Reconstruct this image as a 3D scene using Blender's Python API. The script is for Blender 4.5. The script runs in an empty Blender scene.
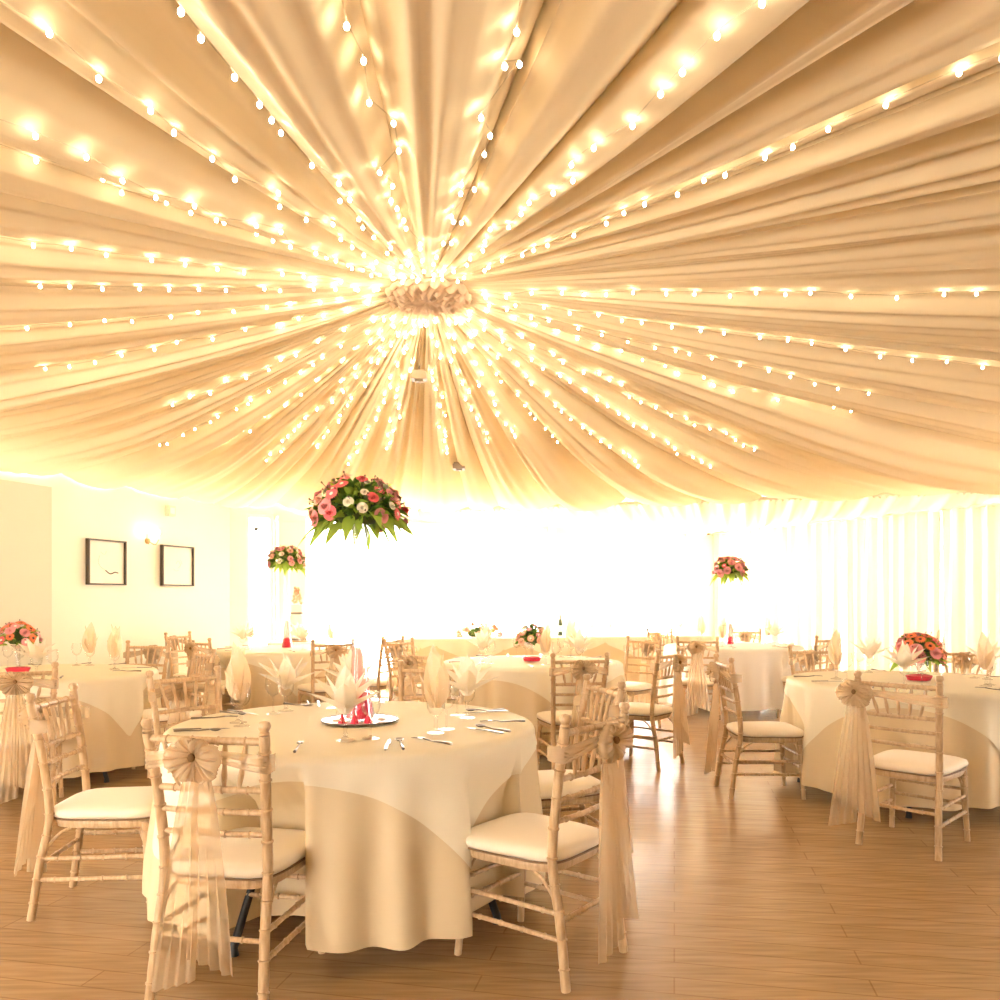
import bpy, math, random
from math import sin, cos, pi, radians, sqrt, atan2, hypot
from mathutils import Vector, Matrix
random.seed(11)
C = bpy.data.collections.new('scene_objects'); bpy.context.scene.collection.children.link(C)
F = 820.0; HZ = 599.0; EYE = 1.30
def at(px, d, z=0.0):                      # pixel column + distance -> world
    return Vector(((px-500)/F*d, d, z))
def ground(px, py, h):                     # pixel + known height -> world
    d = (EYE-h)*F/(py-HZ); return at(px, d, h)

# ------------------------------------------------------------------ materials
def newmat(n):
    m = bpy.data.materials.new(n); m.use_nodes = True
    m.node_tree.nodes.clear(); return m, m.node_tree.nodes, m.node_tree.links
def pbr(name, col, rough=.6, metal=0, bump=None, var=None, scale=20, coat=0, emit=None, estr=0, sheen=0, stretch=(1,1,1)):
    m, N, L = newmat(name)
    o = N.new('ShaderNodeOutputMaterial'); p = N.new('ShaderNodeBsdfPrincipled')
    p.inputs['Base Color'].default_value = (*col, 1); p.inputs['Roughness'].default_value = rough
    p.inputs['Metallic'].default_value = metal; p.inputs['Coat Weight'].default_value = coat
    p.inputs['Sheen Weight'].default_value = sheen
    if emit: p.inputs['Emission Color'].default_value = (*emit, 1); p.inputs['Emission Strength'].default_value = estr
    L.new(p.outputs[0], o.inputs[0])
    if var or bump:
        tc = N.new('ShaderNodeTexCoord'); mp = N.new('ShaderNodeMapping'); mp.inputs['Scale'].default_value = stretch
        nz = N.new('ShaderNodeTexNoise'); nz.inputs['Scale'].default_value = scale; nz.inputs['Detail'].default_value = 5
        L.new(tc.outputs['Object'], mp.inputs[0]); L.new(mp.outputs[0], nz.inputs['Vector'])
        if var:
            r = N.new('ShaderNodeValToRGB'); r.color_ramp.elements[0].position = .35; r.color_ramp.elements[1].position = .68
            r.color_ramp.elements[0].color = (*var, 1); r.color_ramp.elements[1].color = (*col, 1)
            L.new(nz.outputs['Fac'], r.inputs[0]); L.new(r.outputs[0], p.inputs['Base Color'])
        if bump:
            b = N.new('ShaderNodeBump'); b.inputs['Strength'].default_value = bump; b.inputs['Distance'].default_value = .01
            L.new(nz.outputs['Fac'], b.inputs['Height']); L.new(b.outputs[0], p.inputs['Normal'])
    return m
def cloth(name, col, trans=.3, sheer=0.0, tcol=None, rough=.8, gloss=0.0):
    m, N, L = newmat(name)
    o = N.new('ShaderNodeOutputMaterial')
    d = N.new('ShaderNodeBsdfDiffuse'); t = N.new('ShaderNodeBsdfTranslucent')
    d.inputs[0].default_value = (*col, 1); t.inputs[0].default_value = (*(tcol or col), 1)
    mx = N.new('ShaderNodeMixShader'); mx.inputs[0].default_value = trans
    L.new(d.outputs[0], mx.inputs[1]); L.new(t.outputs[0], mx.inputs[2])
    out = mx
    if gloss:
        g = N.new('ShaderNodeBsdfGlossy'); g.inputs['Roughness'].default_value = .4; g.inputs[0].default_value = (1, .97, .9, 1)
        m3 = N.new('ShaderNodeMixShader'); m3.inputs[0].default_value = gloss
        L.new(out.outputs[0], m3.inputs[1]); L.new(g.outputs[0], m3.inputs[2]); out = m3
    if sheer:
        tr = N.new('ShaderNodeBsdfTransparent'); tr.inputs[0].default_value = (1, .985, .96, 1)
        m2 = N.new('ShaderNodeMixShader'); m2.inputs[0].default_value = sheer
        L.new(out.outputs[0], m2.inputs[1]); L.new(tr.outputs[0], m2.inputs[2]); out = m2
    L.new(out.outputs[0], o.inputs[0]); return m
def glass(name, edge=(.82, .77, .68), base=(.98, .98, .98), refl=.2, pos=(.25, .95)):
    m, N, L = newmat(name)
    o = N.new('ShaderNodeOutputMaterial'); lw = N.new('ShaderNodeLayerWeight'); lw.inputs[0].default_value = .35
    r = N.new('ShaderNodeValToRGB'); r.color_ramp.elements[0].color = (*base, 1); r.color_ramp.elements[1].color = (*edge, 1)
    r.color_ramp.elements[0].position = pos[0]; r.color_ramp.elements[1].position = pos[1]
    tr = N.new('ShaderNodeBsdfTransparent'); g = N.new('ShaderNodeBsdfGlossy'); g.inputs['Roughness'].default_value = .03
    mt = N.new('ShaderNodeMath'); mt.operation = 'MULTIPLY'; mt.inputs[1].default_value = refl
    mx = N.new('ShaderNodeMixShader')
    L.new(lw.outputs['Facing'], r.inputs[0]); L.new(r.outputs[0], tr.inputs[0])
    L.new(lw.outputs['Fresnel'], mt.inputs[0]); L.new(mt.outputs[0], mx.inputs[0])
    L.new(tr.outputs[0], mx.inputs[1]); L.new(g.outputs[0], mx.inputs[2]); L.new(mx.outputs[0], o.inputs[0]); return m
def floor_mat():
    m, N, L = newmat('oak_floor')
    o = N.new('ShaderNodeOutputMaterial'); p = N.new('ShaderNodeBsdfPrincipled')
    tc = N.new('ShaderNodeTexCoord'); mp = N.new('ShaderNodeMapping'); mp.inputs['Rotation'].default_value = (0, 0, radians(12))
    br = N.new('ShaderNodeTexBrick'); br.inputs['Scale'].default_value = 1.0
    br.inputs['Brick Width'].default_value = 1.3; br.inputs['Row Height'].default_value = .12
    br.inputs['Mortar Size'].default_value = .003; br.inputs['Bias'].default_value = 0
    br.inputs['Color1'].default_value = (.38, .235, .115, 1); br.inputs['Color2'].default_value = (.43, .27, .135, 1)
    br.inputs['Mortar'].default_value = (.31, .18, .085, 1)
    mp2 = N.new('ShaderNodeMapping'); mp2.inputs['Rotation'].default_value = (0, 0, radians(12)); mp2.inputs['Scale'].default_value = (1.2, 14, 1)
    nz = N.new('ShaderNodeTexNoise'); nz.inputs['Scale'].default_value = 3; nz.inputs['Detail'].default_value = 8
    r = N.new('ShaderNodeValToRGB'); r.color_ramp.elements[0].color = (.78, .75, .72, 1); r.color_ramp.elements[1].color = (1.1, 1.08, 1.05, 1)
    r.color_ramp.elements[0].position = .3; r.color_ramp.elements[1].position = .7
    mul = N.new('ShaderNodeMixRGB'); mul.blend_type = 'MULTIPLY'; mul.inputs[0].default_value = 1
    L.new(tc.outputs['Object'], mp.inputs[0]); L.new(mp.outputs[0], br.inputs['Vector'])
    L.new(tc.outputs['Object'], mp2.inputs[0]); L.new(mp2.outputs[0], nz.inputs['Vector'])
    L.new(nz.outputs['Fac'], r.inputs[0]); L.new(br.outputs['Color'], mul.inputs[1]); L.new(r.outputs[0], mul.inputs[2])
    L.new(mul.outputs[0], p.inputs['Base Color']); p.inputs['Roughness'].default_value = .27
    b = N.new('ShaderNodeBump'); b.inputs['Strength'].default_value = .15; b.inputs['Distance'].default_value = .004
    L.new(nz.outputs['Fac'], b.inputs['Height']); L.new(b.outputs[0], p.inputs['Normal'])
    L.new(p.outputs[0], o.inputs[0]); return m

M = dict(
    wood=pbr('limewashed_beech', (.66, .47, .27), .42, var=(.50, .32, .165), bump=.12, scale=14, stretch=(6, 6, 1)),
    pad=pbr('cream_seat_cloth', (.88, .76, .58), .75, sheen=.3, bump=.1, scale=60),
    piping=pbr('brown_piping', (.24, .14, .07), .8),
    sash=cloth('organza_sash', (.78, .60, .38), .45, .54, gloss=.05),
    sashd=cloth('organza_bow', (.70, .52, .31), .4, .40, gloss=.05),
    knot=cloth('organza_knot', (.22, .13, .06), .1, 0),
    napkin=cloth('organza_napkin', (.90, .74, .52), .5, .28, gloss=.06),
    napkinw=cloth('white_napkin', (.94, .86, .72), .4, .15, gloss=.04),
    under=cloth('gold_cream_tablecloth', (.80, .64, .40), .12, gloss=.03),
    over=cloth('cream_overlay_cloth', (.93, .84, .65), .15, gloss=.03),
    white=cloth('white_tablecloth', (.9, .84, .76), .12),
    lining=cloth('ceiling_lining', (.83, .67, .43), .12),
    infill=cloth('ceiling_infill_lining', (.86, .78, .60), .06),
    curtain=cloth('ivory_curtain', (.88, .82, .68), .022),
    wall=pbr('ivory_paint', (.92, .87, .74), .8, bump=.03, scale=80),
    pillar=pbr('stone_paint', (.72, .66, .52), .8),
    trimw=pbr('white_gloss', (.88, .85, .78), .4),
    floor=floor_mat(), glass=glass('clear_glass'), pane=glass('window_glass', (.9, .9, .88), (1, 1, 1), .25),
    vase=glass('vase_glass', (.10, .06, .05), (.98, .97, .97), .3, (.72, 1.0)),
    steel=pbr('cutlery_steel', (.24, .20, .15), .3, 1.0),
    mirror=pbr('mirror_plate', (.9, .9, .88), .22, .6), darkrim=pbr('dark_rim', (.16, .12, .08), .4),
    redgel=pbr('red_crystals', (.80, .03, .07), .25, bump=1, scale=60, coat=.5),
    overlitgel=cloth('overlit_gel', (.95, .45, .38), .5, .5),
    coral=pbr('coral_petals', (.82, .07, .09), .55, var=(.9, .22, .2), scale=30),
    pink=pbr('pink_petals', (.82, .26, .26), .55, var=(.88, .42, .38), scale=30),
    peach=pbr('peach_petals', (.88, .42, .26), .55, var=(.9, .55, .38), scale=30),
    orange=pbr('orange_petals', (.88, .12, .03), .55, var=(.9, .3, .12), scale=30),
    cream=pbr('cream_petals', (.92, .84, .62), .6), eye=pbr('flower_eye', (.93, .85, .68), .7), eyed=pbr('flower_eye_dark', (.12, .06, .05), .8),
    leaf=cloth('leaf_green', (.13, .26, .035), .35, gloss=.05), leafl=cloth('leaf_lime', (.36, .52, .07), .45, gloss=.05),
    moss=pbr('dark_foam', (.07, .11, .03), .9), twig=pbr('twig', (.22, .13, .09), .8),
    black=pbr('black_steel', (.02, .018, .016), .5), board=pbr('table_board', (.45, .33, .2), .6),
    frame=pbr('dark_frame', (.07, .05, .03), .4), paper=pbr('paper', (.93, .88, .78), .9), ink=pbr('ink', (.12, .10, .08), .9),
    inkg=pbr('grey_ink', (.55, .5, .42), .9),
    bulb=pbr('bulb', (1, .9, .7), .3, emit=(1, .87, .66), estr=40), wire=cloth('clear_wire', (.85, .75, .55), .3, .85),
    rosette=cloth('rosette_silk', (.80, .56, .36), .15, gloss=.04), beige=pbr('beige_plastic', (.36, .26, .15), .6),
    cake=pbr('icing', (.93, .90, .84), .5), ribbon=pbr('grey_ribbon', (.28, .24, .2), .5), lampshade=cloth('frosted_shade', (.95, .9, .8), .5),
    bottle=pbr('dark_bottle', (.06, .09, .04), .1, coat=.5), wax=pbr('wax', (.93, .7, .62), .5), brass=pbr('brass', (.5, .35, .15), .3, 1.0),
)
# ------------------------------------------------------------------ mesh helper
class MB:
    def __init__(s): s.v = []; s.f = []
    def add(s, vs, fs):
        b = len(s.v); s.v += [tuple(v) for v in vs]; s.f += [tuple(i+b for i in f) for f in fs]; return s
    def box(s, c, size, R=None):
        x, y, z = (q/2 for q in size); vs = [Vector((i*x, j*y, k*z)) for i in (-1, 1) for j in (-1, 1) for k in (-1, 1)]
        if R: vs = [R @ v for v in vs]
        c = Vector(c); return s.add([v+c for v in vs], [(0, 1, 3, 2), (4, 6, 7, 5), (0, 4, 5, 1), (2, 3, 7, 6), (0, 2, 6, 4), (1, 5, 7, 3)])
    def tube(s, pts, rad, n=8, cap=True):
        pts = [Vector(p) for p in pts]; k = len(pts)
        if not hasattr(rad, '__len__'): rad = [rad]*k
        vs = []; fs = []; up = None
        for i, p in enumerate(pts):
            t = (pts[min(i+1, k-1)]-pts[max(i-1, 0)]).normalized()
            if up is None: up = Vector((0, 0, 1)) if abs(t.z) < .9 else Vector((1, 0, 0))
            a = t.cross(up).normalized(); b = a.cross(t).normalized(); up = b
            for j in range(n):
                q = 2*pi*j/n; vs.append(p+(a*cos(q)+b*sin(q))*rad[i])
        for i in range(k-1):
            for j in range(n): fs.append((i*n+j, i*n+(j+1) % n, (i+1)*n+(j+1) % n, (i+1)*n+j))
        if cap: fs.append(tuple(range(n-1, -1, -1))); fs.append(tuple((k-1)*n+j for j in range(n)))
        return s.add(vs, fs)
    def lathe(s, prof, n=20, o=(0, 0, 0), sx=1, sy=1):
        vs = [(o[0]+r*cos(2*pi*j/n)*sx, o[1]+r*sin(2*pi*j/n)*sy, o[2]+z) for r, z in prof for j in range(n)]
        fs = [(i*n+j, i*n+(j+1) % n, (i+1)*n+(j+1) % n, (i+1)*n+j) for i in range(len(prof)-1) for j in range(n)]
        if prof[0][0] > 1e-4: fs.append(tuple(range(n-1, -1, -1))) if s_caps(prof, 0) else None
        if prof[-1][0] > 1e-4 and s_caps(prof, 1): fs.append(tuple((len(prof)-1)*n+j for j in range(n)))
        return s.add(vs, [f for f in fs if f])
    def grid(s, fn, nu, nv, cu=False):
        vs = [fn(i, j) for i in range(nu) for j in range(nv)]
        fs = [(i*nv+j, ((i+1) % nu)*nv+j, ((i+1) % nu)*nv+j+1, i*nv+j+1) for i in range(nu if cu else nu-1) for j in range(nv-1)]
        return s.add(vs, fs)
    def xf(s, Mx):
        s.v = [tuple(Mx @ Vector(v)) for v in s.v]; return s
    def build(s, name, mat, parent=None, smooth=True, ang=None):
        me = bpy.data.meshes.new(name); me.from_pydata(s.v, [], s.f); me.materials.append(mat)
        if smooth:
            me.polygons.foreach_set('use_smooth', [True]*len(me.polygons))
            try: me.set_sharp_from_angle(angle=radians(ang or 50))
            except Exception: pass
        me.update(); o = bpy.data.objects.new(name, me); C.objects.link(o)
        if parent is not None: o.parent = parent
        return o
CAPS = [True]
def s_caps(prof, e): return CAPS[0]
def tag(o, label=None, cat=None, group=None, kind=None):
    for k, v in (('label', label), ('category', cat), ('group', group), ('kind', kind)):
        if v: o[k] = v
    return o
def thing(name, label, cat, loc=(0, 0, 0), rz=0, group=None):
    o = bpy.data.objects.new(name, None); C.objects.link(o); o.location = loc; o.rotation_euler = (0, 0, rz)
    o.empty_display_size = .1; return tag(o, label, cat, group)
def dup(o, parent=None):
    c = o.copy(); C.objects.link(c); c.parent = parent
    for ch in list(KIDS.get(o.name, [])) or list(o.children): dup(ch, c)
    return c
KIDS = {}
def bez(pts, n):
    pts = [Vector(p) for p in pts]; out = []
    P = [pts[0]*2-pts[1]]+pts+[pts[-1]*2-pts[-2]]
    for i in range(1, len(P)-2):
        for k in range(n):
            t = k/n; a, b, c, d = P[i-1], P[i], P[i+1], P[i+2]
            out.append(.5*((2*b)+(c-a)*t+(2*a-5*b+4*c-d)*t*t+(3*b-a-3*c+d)*t**3))
    out.append(pts[-1]); return out

# ------------------------------------------------------------------ the room
Lc = (-3.56, 10.8); Rc = (3.85, 14.9); Rb = (8.1, 6.2)
def wall(name, a, b, holes=(), z1=3.61, t=.16, mat='wall'):
    a = Vector((*a, 0)); b = Vector((*b, 0)); Ln = (b-a).length; u = (b-a)/Ln; nrm = Vector((-u.y, u.x, 0))   # outward = left of a->b
    m = MB(); R = Matrix(((u.x, nrm.x, 0), (u.y, nrm.y, 0), (0, 0, 1)))
    def piece(s0, s1, q0, q1):
        if s1-s0 < 1e-3 or q1-q0 < 1e-3: return
        m.box(a+u*((s0+s1)/2)+nrm*(t/2)+Vector((0, 0, (q0+q1)/2)), (s1-s0, t, q1-q0), R)
    s = 0
    for (h0, h1, q0, q1) in holes:
        piece(s, h0, 0, z1); piece(h0, h1, 0, q0); piece(h0, h1, q1, z1); s = h1
    piece(s, Ln, 0, z1)
    o = m.build(name, M[mat], smooth=False); tag(o, kind='structure'); return a, u, nrm, R
wn = [0]
def window(w, hole, nm=2, rails=()):
    a, u, nrm, R = w; h0, h1, q0, q1 = hole; wn[0] += 1
    cx = a+u*((h0+h1)/2)+nrm*.08
    e = bpy.data.objects.new('window_%d' % wn[0], None); C.objects.link(e); e.location = (cx.x, cx.y, 0); e['kind'] = 'structure'
    W = h1-h0; mf = MB(); fw = .05
    def pc(sx, sz, ww, hh): mf.box(R @ Vector((sx, 0, 0))+Vector((0, 0, sz)), (ww, .06, hh), R)
    pc(-W/2+fw/2, (q0+q1)/2, fw, q1-q0); pc(W/2-fw/2, (q0+q1)/2, fw, q1-q0); pc(0, q0+fw/2, W-2*fw, fw); pc(0, q1-fw/2, W-2*fw, fw)
    for k in range(1, nm): pc(-W/2+W*k/nm, (q0+q1)/2, .035, q1-q0-2*fw)
    mf.build('window_frame', M['trimw'], e, smooth=False)
    MB().box((0, 0, (q0+q1)/2), (W-2*fw, .01, q1-q0-2*fw), R).build('pane', M['pane'], e, smooth=False)

def sback(px):          # distance along the back wall for a pixel column
    # X = k*Y, on line Lc + t*(dx,dy)
    k = (px-500)/F; dx, dy = Rc[0]-Lc[0], Rc[1]-Lc[1]; t = (k*Lc[1]-Lc[0])/(dx-k*dy); return t*hypot(dx, dy)
hb = [(sback(246), sback(274), .12, 2.44), (sback(304), sback(550), .12, 2.47), (sback(578), sback(688), .12, 2.47)]
wb = wall('wall_back', Lc, Rc, hb)
# walls are listed clockwise seen from above so that outward is on the left
for h, k in zip(hb, (1, 1, 1)): window(wb, h, k)
hr = [(.35, 3.0, .12, 2.45), (3.15, 5.9, .12, 2.45)]
wr = wall('wall_right', Rc, Rb, hr)
for h in hr: window(wr, h, 2)
hs = [(.6, 2.6, .5, 2.2)]
w = wall('wall_right', Rb, (8.1, -3), hs)
for h in hs: window(w, h, 3)
hf = [(11.0, 13.4, .3, 2.3)]  # unseen window behind the camera, added as daylight fill for the foreground
w = wall('wall_front', (8.1, -3), (-6.27, -3), hf)
for h in hf: window(w, h, 3)
hl = [(2.8, 4.6, .4, 2.3)]
w = wall('wall_left', (-6.27, -3), (-6.27, 3.0), hl)
for h in hl: window(w, h, 3)
wl = wall('wall_left', (-6.27, 3.0), Lc)
# unseen slab added to keep sky off the lining; gaps at walls pass daylight
rp = [(-3.25, 10.35), (3.62, 14.15), (7.75, 5.9), (8.3, 5.2), (8.3, -3.2), (-6.5, -3.2), (-6.5, 2.4), (-5.75, 3.0)]
mr = MB(); nr_ = len(rp); mr.add([(x, y, 3.62) for x, y in rp]+[(x, y, 3.72) for x, y in rp], [tuple(range(nr_)), tuple(range(2*nr_-1, nr_-1, -1))]+[(i, (i+1) % nr_, (i+1) % nr_+nr_, i+nr_) for i in range(nr_)])
tag(mr.build('ceiling', M['wall'], smooth=False), kind='structure')
fl = MB().box((.9, 5.9, -.05), (18, 20, .1)).build('floor', M['floor'], smooth=False); tag(fl, kind='structure')
# skirting boards along the two visible walls
def skirt(name, a, b):
    a = Vector((*a, 0)); b = Vector((*b, 0)); u = (b-a).normalized(); n = Vector((-u.y, u.x, 0)); R = Matrix(((u.x, n.x, 0), (u.y, n.y, 0), (0, 0, 1)))
    tag(MB().box((a+b)/2-n*.012+Vector((0, 0, .06)), ((b-a).length-.3, .022, .12), R).build(name, M['trimw'], smooth=False), kind='structure')
skirt('baseboard_left', (-6.27, 3.0), Lc)
# pillars: the big one on the left wall and the thin ones between windows
def pillar(px0, px1, line_a, line_b, depth, name, z1, mat='wall', cap=True):
    def hit(px):
        k = (px-500)/F; dx, dy = line_b[0]-line_a[0], line_b[1]-line_a[1]; t = (k*line_a[1]-line_a[0])/(dx-k*dy)
        return Vector((line_a[0]+t*dx, line_a[1]+t*dy, 0))
    p, q = hit(px0), hit(px1); u = (q-p).normalized(); n = Vector((-u.y, u.x, 0)); R = Matrix(((u.x, n.x, 0), (u.y, n.y, 0), (0, 0, 1)))
    c = (p+q)/2-n*depth/2; m = MB().box(c+Vector((0, 0, z1/2)), ((q-p).length, depth, z1), R)
    if cap: m.box(c+Vector((0, 0, z1-.06)), ((q-p).length+.03, depth+.03, .03), R)
    tag(m.build(name, M[mat], smooth=False), kind='structure')
pillar(-22, 44, (-6.27, 3.0), Lc, .10, 'trim_1', 2.40, 'pillar', False)
pillar(276, 302, Lc, Rc, .14, 'trim_2', 2.42)
pillar(551, 577, Lc, Rc, .14, 'trim_3', 2.42)
pillar(689, 708, Lc, Rc, .2, 'trim_4', 2.42)

# ---- draped tent lining: a sagging cone of overlapping strips gathered at the centre
CX, CY = at(427, 5.4)[0], 5.4; HC = 3.36
PER = [(-3.56, 10.8, 2.54), (-1.2, 12.06, 2.62), (6.35, 9.8, 2.63), (8.08, 6.2, 2.54), (8.08, -2.98, 2.54), (-6.25, -2.98, 2.54), (-6.25, 3.0, 2.54)]
def perim(th):
    dx, dy = cos(th), sin(th); best = None
    for i in range(len(PER)):
        a, b = PER[i], PER[(i+1) % len(PER)]; ex, ey = b[0]-a[0], b[1]-a[1]; den = dx*ey-dy*ex
        if abs(den) < 1e-9: continue
        t = ((a[0]-CX)*ey-(a[1]-CY)*ex)/den; s = ((a[0]-CX)*dy-(a[1]-CY)*dx)/den
        if t > 0 and -1e-6 <= s <= 1+1e-6 and (best is None or t < best[0]): best = (t, a[2]+(b[2]-a[2])*s)
    return best
rs = random.Random(5)
seams = [0.0]
while seams[-1] < 2*pi-.10: seams.append(seams[-1]+rs.uniform(.055, .17))
seams[-1] = 2*pi
strips = [(rs.uniform(-.9, .9), rs.uniform(.3, 1.0), rs.uniform(-.5, .5)) for _ in seams]
ph = [(rs.uniform(0, 2*pi), rs.randint(90, 240), rs.uniform(.2, 1)) for _ in range(7)]
import bisect
def pleat(th, rho):
    th = th % (2*pi); i = min(bisect.bisect_right(seams, th)-1, len(seams)-2); w = seams[i+1]-seams[i]; u = (th-seams[i])/w
    tl, sg, of = strips[i]; wid = w*rho
    g = -sg*.42*wid*4*u*(1-u)+tl*.60*wid*(u-.5)+of*.20*wid
    f = sum(a*sin(n*th+p+.25*sin(rho*1.3+p)) for p, n, a in ph)/4
    return g+f*.011*min(rho, 2.8)+.006*sin(3*th*7+rho*2)
def ceil_z(th, rho):
    R, ze = perim(th); t = min(rho/R, 1)
    base = ze+(HC-ze)*(1-t)**1.05-.16*sin(pi*min(t, 1)**.9)
    k = min(1, rho/.4)*(1-.72*max(0, (t-.60)/.40)**1.1)
    return base+pleat(th, rho)*k*.95
ths = []
for i in range(len(seams)-1):
    a, b = seams[i], seams[i+1]; n = max(8, int((b-a)/.0052))
    ths += [a+1e-5+(b-a-2e-5)*k/n for k in range(n+1)]
NR = 26
rad = [(.10+.90*((j/(NR-1))**1.15)) for j in range(NR)]
def cv(i, j):
    th = ths[i]; R, ze = perim(th); rho = R*rad[j] if j else .12
    if j: rho = .12+(R-.12)*((j/(NR-1))**1.25)
    return (CX+cos(th)*rho, CY+sin(th)*rho, ceil_z(th, rho))
tag(MB().grid(cv, len(ths), NR, True).build('ceiling', M['lining'], ang=80), kind='structure')
# infill lining in the corner between the beam and the two walls
A0, A1 = Vector((-1.2, 12.06, 2.61)), Vector((6.35, 9.8, 2.62))
def wallpt(s):         # s 0..1 along back wall from A0 to the corner, then down the right wall
    p0 = Vector((-1.2, 12.1, 2.50)); c = Vector((3.85, 14.88, 2.50)); p1 = Vector((6.36, 9.8, 2.50))
    l0 = (c-p0).length; l1 = (p1-c).length; q = s*(l0+l1)
    return p0.lerp(c, q/l0) if q < l0 else c.lerp(p1, (q-l0)/l1)
def inf(i, j):
    s = i/359; t = j/12; p = A0.lerp(A1, s).lerp(wallpt(s), t)
    p.z += (-.10*sin(pi*t)*sin(pi*s)**.3)+.022*sin(s*150+2*sin(s*9)+t*2.5)*(1-.3*t)+.012*sin(s*330+t*3)+.02*sin(s*61)*sin(pi*t)
    return p
tag(MB().grid(inf, 360, 13).build('ceiling', M['infill'], ang=80), kind='structure')
bm_ = MB().tube([A0+Vector((0, 0, -.01)), A1+Vector((0, 0, -.01))], .022, 8)
for k in range(110):
    p = A0.lerp(A1, k/109); bm_.tube([p+Vector((0, 0, .0)), p+Vector((.01, 0, -.035-.02*random.random()))], [.02, .012], 5)
tag(bm_.build('trim_5', M['infill']), kind='structure')
ct = MB()
pr_ = []
for k in range(90):
    p = wallpt(.50+.5*k/89)+Vector((-.06, -.03, -.03)); pr_.append(p+Vector((0, 0, .008*sin(k*2.1))))
ct.tube(pr_, [.016+.007*abs(sin(k*1.7)) for k in range(90)], 6)
tag(ct.build('trim_6', M['wood']), kind='structure')

# rosette at the gathering point
ro = thing('ceiling_rosette', 'round ruched peach silk rosette at the centre of the draped ceiling', 'rosette', (CX, CY, HC-.04))
def rosf(i, j):
    th = 2*pi*i/120; r = .29*sin(j/18*pi/2)**.8; z = -.075*cos(j/18*pi/2)
    q = .017*sin(7*th+9*r*6)*sin(r*26+2*sin(3*th))+.014*sin(13*th-r*40)
    return (r*cos(th)*(1+.03*sin(9*th)), r*sin(th)*(1+.03*sin(9*th)), z*.9-abs(q)*1.3*min(1, r*9))
MB().grid(rosf, 120, 19, True).build('ruched_cover', M['rosette'], ro, ang=80)
CAPS[0] = True
MB().lathe([(.10, .03), (.28, .025), (.295, .015), (.295, -.005), (.27, -.012)], 48).build('backing_ring', M['rosette'], ro)
def ruff(i, j):
    th = 2*pi*i/160; r = .27+.045*j/3; return (r*cos(th), r*sin(th), .01+.014*sin(th*31)*j/3+.01*sin(th*11)-.012*j/3)
MB().grid(ruff, 160, 4, True).build('ruffle', M['rosette'], ro, ang=80)

# the two small boxes caught in the lining
# fairy light strings
bulb_me = MB().lathe([(0, .0095), (.0045, .0075), (.0072, .003), (.0072, -.003), (.0045, -.0075), (0, -.0095)], 8)
b0 = None
ends = [(120, 128), (60, 150), (8, 217), (33, 252), (5, 304), (40, 358), (165, 400), (150, 440), (215, 445), (262, 455), (315, 440), (350, 450), (385, 440), (449, 450),
        (485, 430), (520, 425), (560, 430), (640, 450), (715, 450), (800, 452), (850, 414), (870, 380), (920, 338), (915, 280), (790, 122), (570, 140), (480, 128), (388, 132), (310, 125), (215, 120)]
used = set()
def az_of(px, py):
    d = 5.
    for _ in range(40):
        X = (px-500)/F*d; th = atan2(d-CY, X-CX); rho = hypot(X-CX, d-CY); R, ze = perim(th); t = min(rho/R, 1)
        z = ze+(HC-ze)*(1-t)**1.05-.16*sin(pi*t**.9); d = .5*d+.5*(z-EYE)*F/(HZ-py)
    return th, rho
def cbox(px, py, d, label, w=.12):
    th, rho = az_of(px, py); p = Vector((CX+cos(th)*rho, CY+sin(th)*rho, 0)); p.z = ceil_z(th, rho)-.07; q = p-Vector((0, 0, EYE)); p = Vector((0, 0, EYE))+q*.97; d = p.y; p.x = (px-500)/F*d; p.z = EYE+(HZ-py)*d/F
    t = thing('ceiling_spotlight', label, 'spotlight', p)
    m = MB().box((0, 0, 0), (w, w, .05)); m.box((0, 0, .03), (w*.8, w*.8, .03)); m.build('housing', M['beige'], t, smooth=False)
    MB().lathe([(w*.28, -.027), (w*.3, -.04), (w*.2, -.042)], 16).build('lens_ring', M['beige'], t)
    MB().tube([(0, 0, .03), (0, .01, .25)], .009, 6).build('drop_rod', M['beige'], t)
cbox(419, 377, 7.3, 'small beige box hanging below the lining under the rosette')
cbox(459, 467, 10.3, 'small beige spotlight box low in the lining near the window wall', .13)

rb = random.Random(3)
for ex, ey in ends:
    ang = (math.degrees(atan2(ex-427, 290-ey)) % 360)/30; qh = round(ang*4)/4 % 12
    while qh in used: qh = (qh+.25) % 12
    used.add(qh); hh = int(qh) or 12; mm = int(round((qh % 1)*60))
    th, r1 = az_of(ex, ey); R, _ = perim(th)
    if ey < 160: r1 = min(R*.8, r1+1.3)
    if ex < 20 or ex > 900: r1 += .5
    r1 = min(r1, R*.93)
    t = thing('fairy_light_string', 'warm fairy light string from the ceiling rosette, pointing at %d:%02d of a clock face' % (hh, mm), 'fairy lights', (CX, CY, HC), 0, 'fairy light strings in the ceiling')
    pts = []; rho = .36+rb.uniform(0, .08); k = 0; bp = []
    while rho < r1 and k < 22:
        a = th+rb.uniform(-.03, .03)/max(rho, .5)*1.6; rr = rho
        z = min(ceil_z(a, rr), ceil_z(a+.012, rr), ceil_z(a-.012, rr))-.022
        p = Vector((cos(a)*rr, sin(a)*rr, z-HC)); bp.append(p); pts.append(p+Vector((0, 0, .014)))
        rho += rb.uniform(.11, .20)*(1+.05*rho); k += 1
    if len(pts) < 2: continue
    MB().tube(pts, .0022, 4).build('wire', M['wire'], t)
    for p in bp:
        if b0 is None:
            b0 = bulb_me.build('bulb', M['bulb'], t); o = b0
        else:
            o = b0.copy(); C.objects.link(o); o.parent = t
        o.location = p; o.scale = (1.0,)*3

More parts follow.
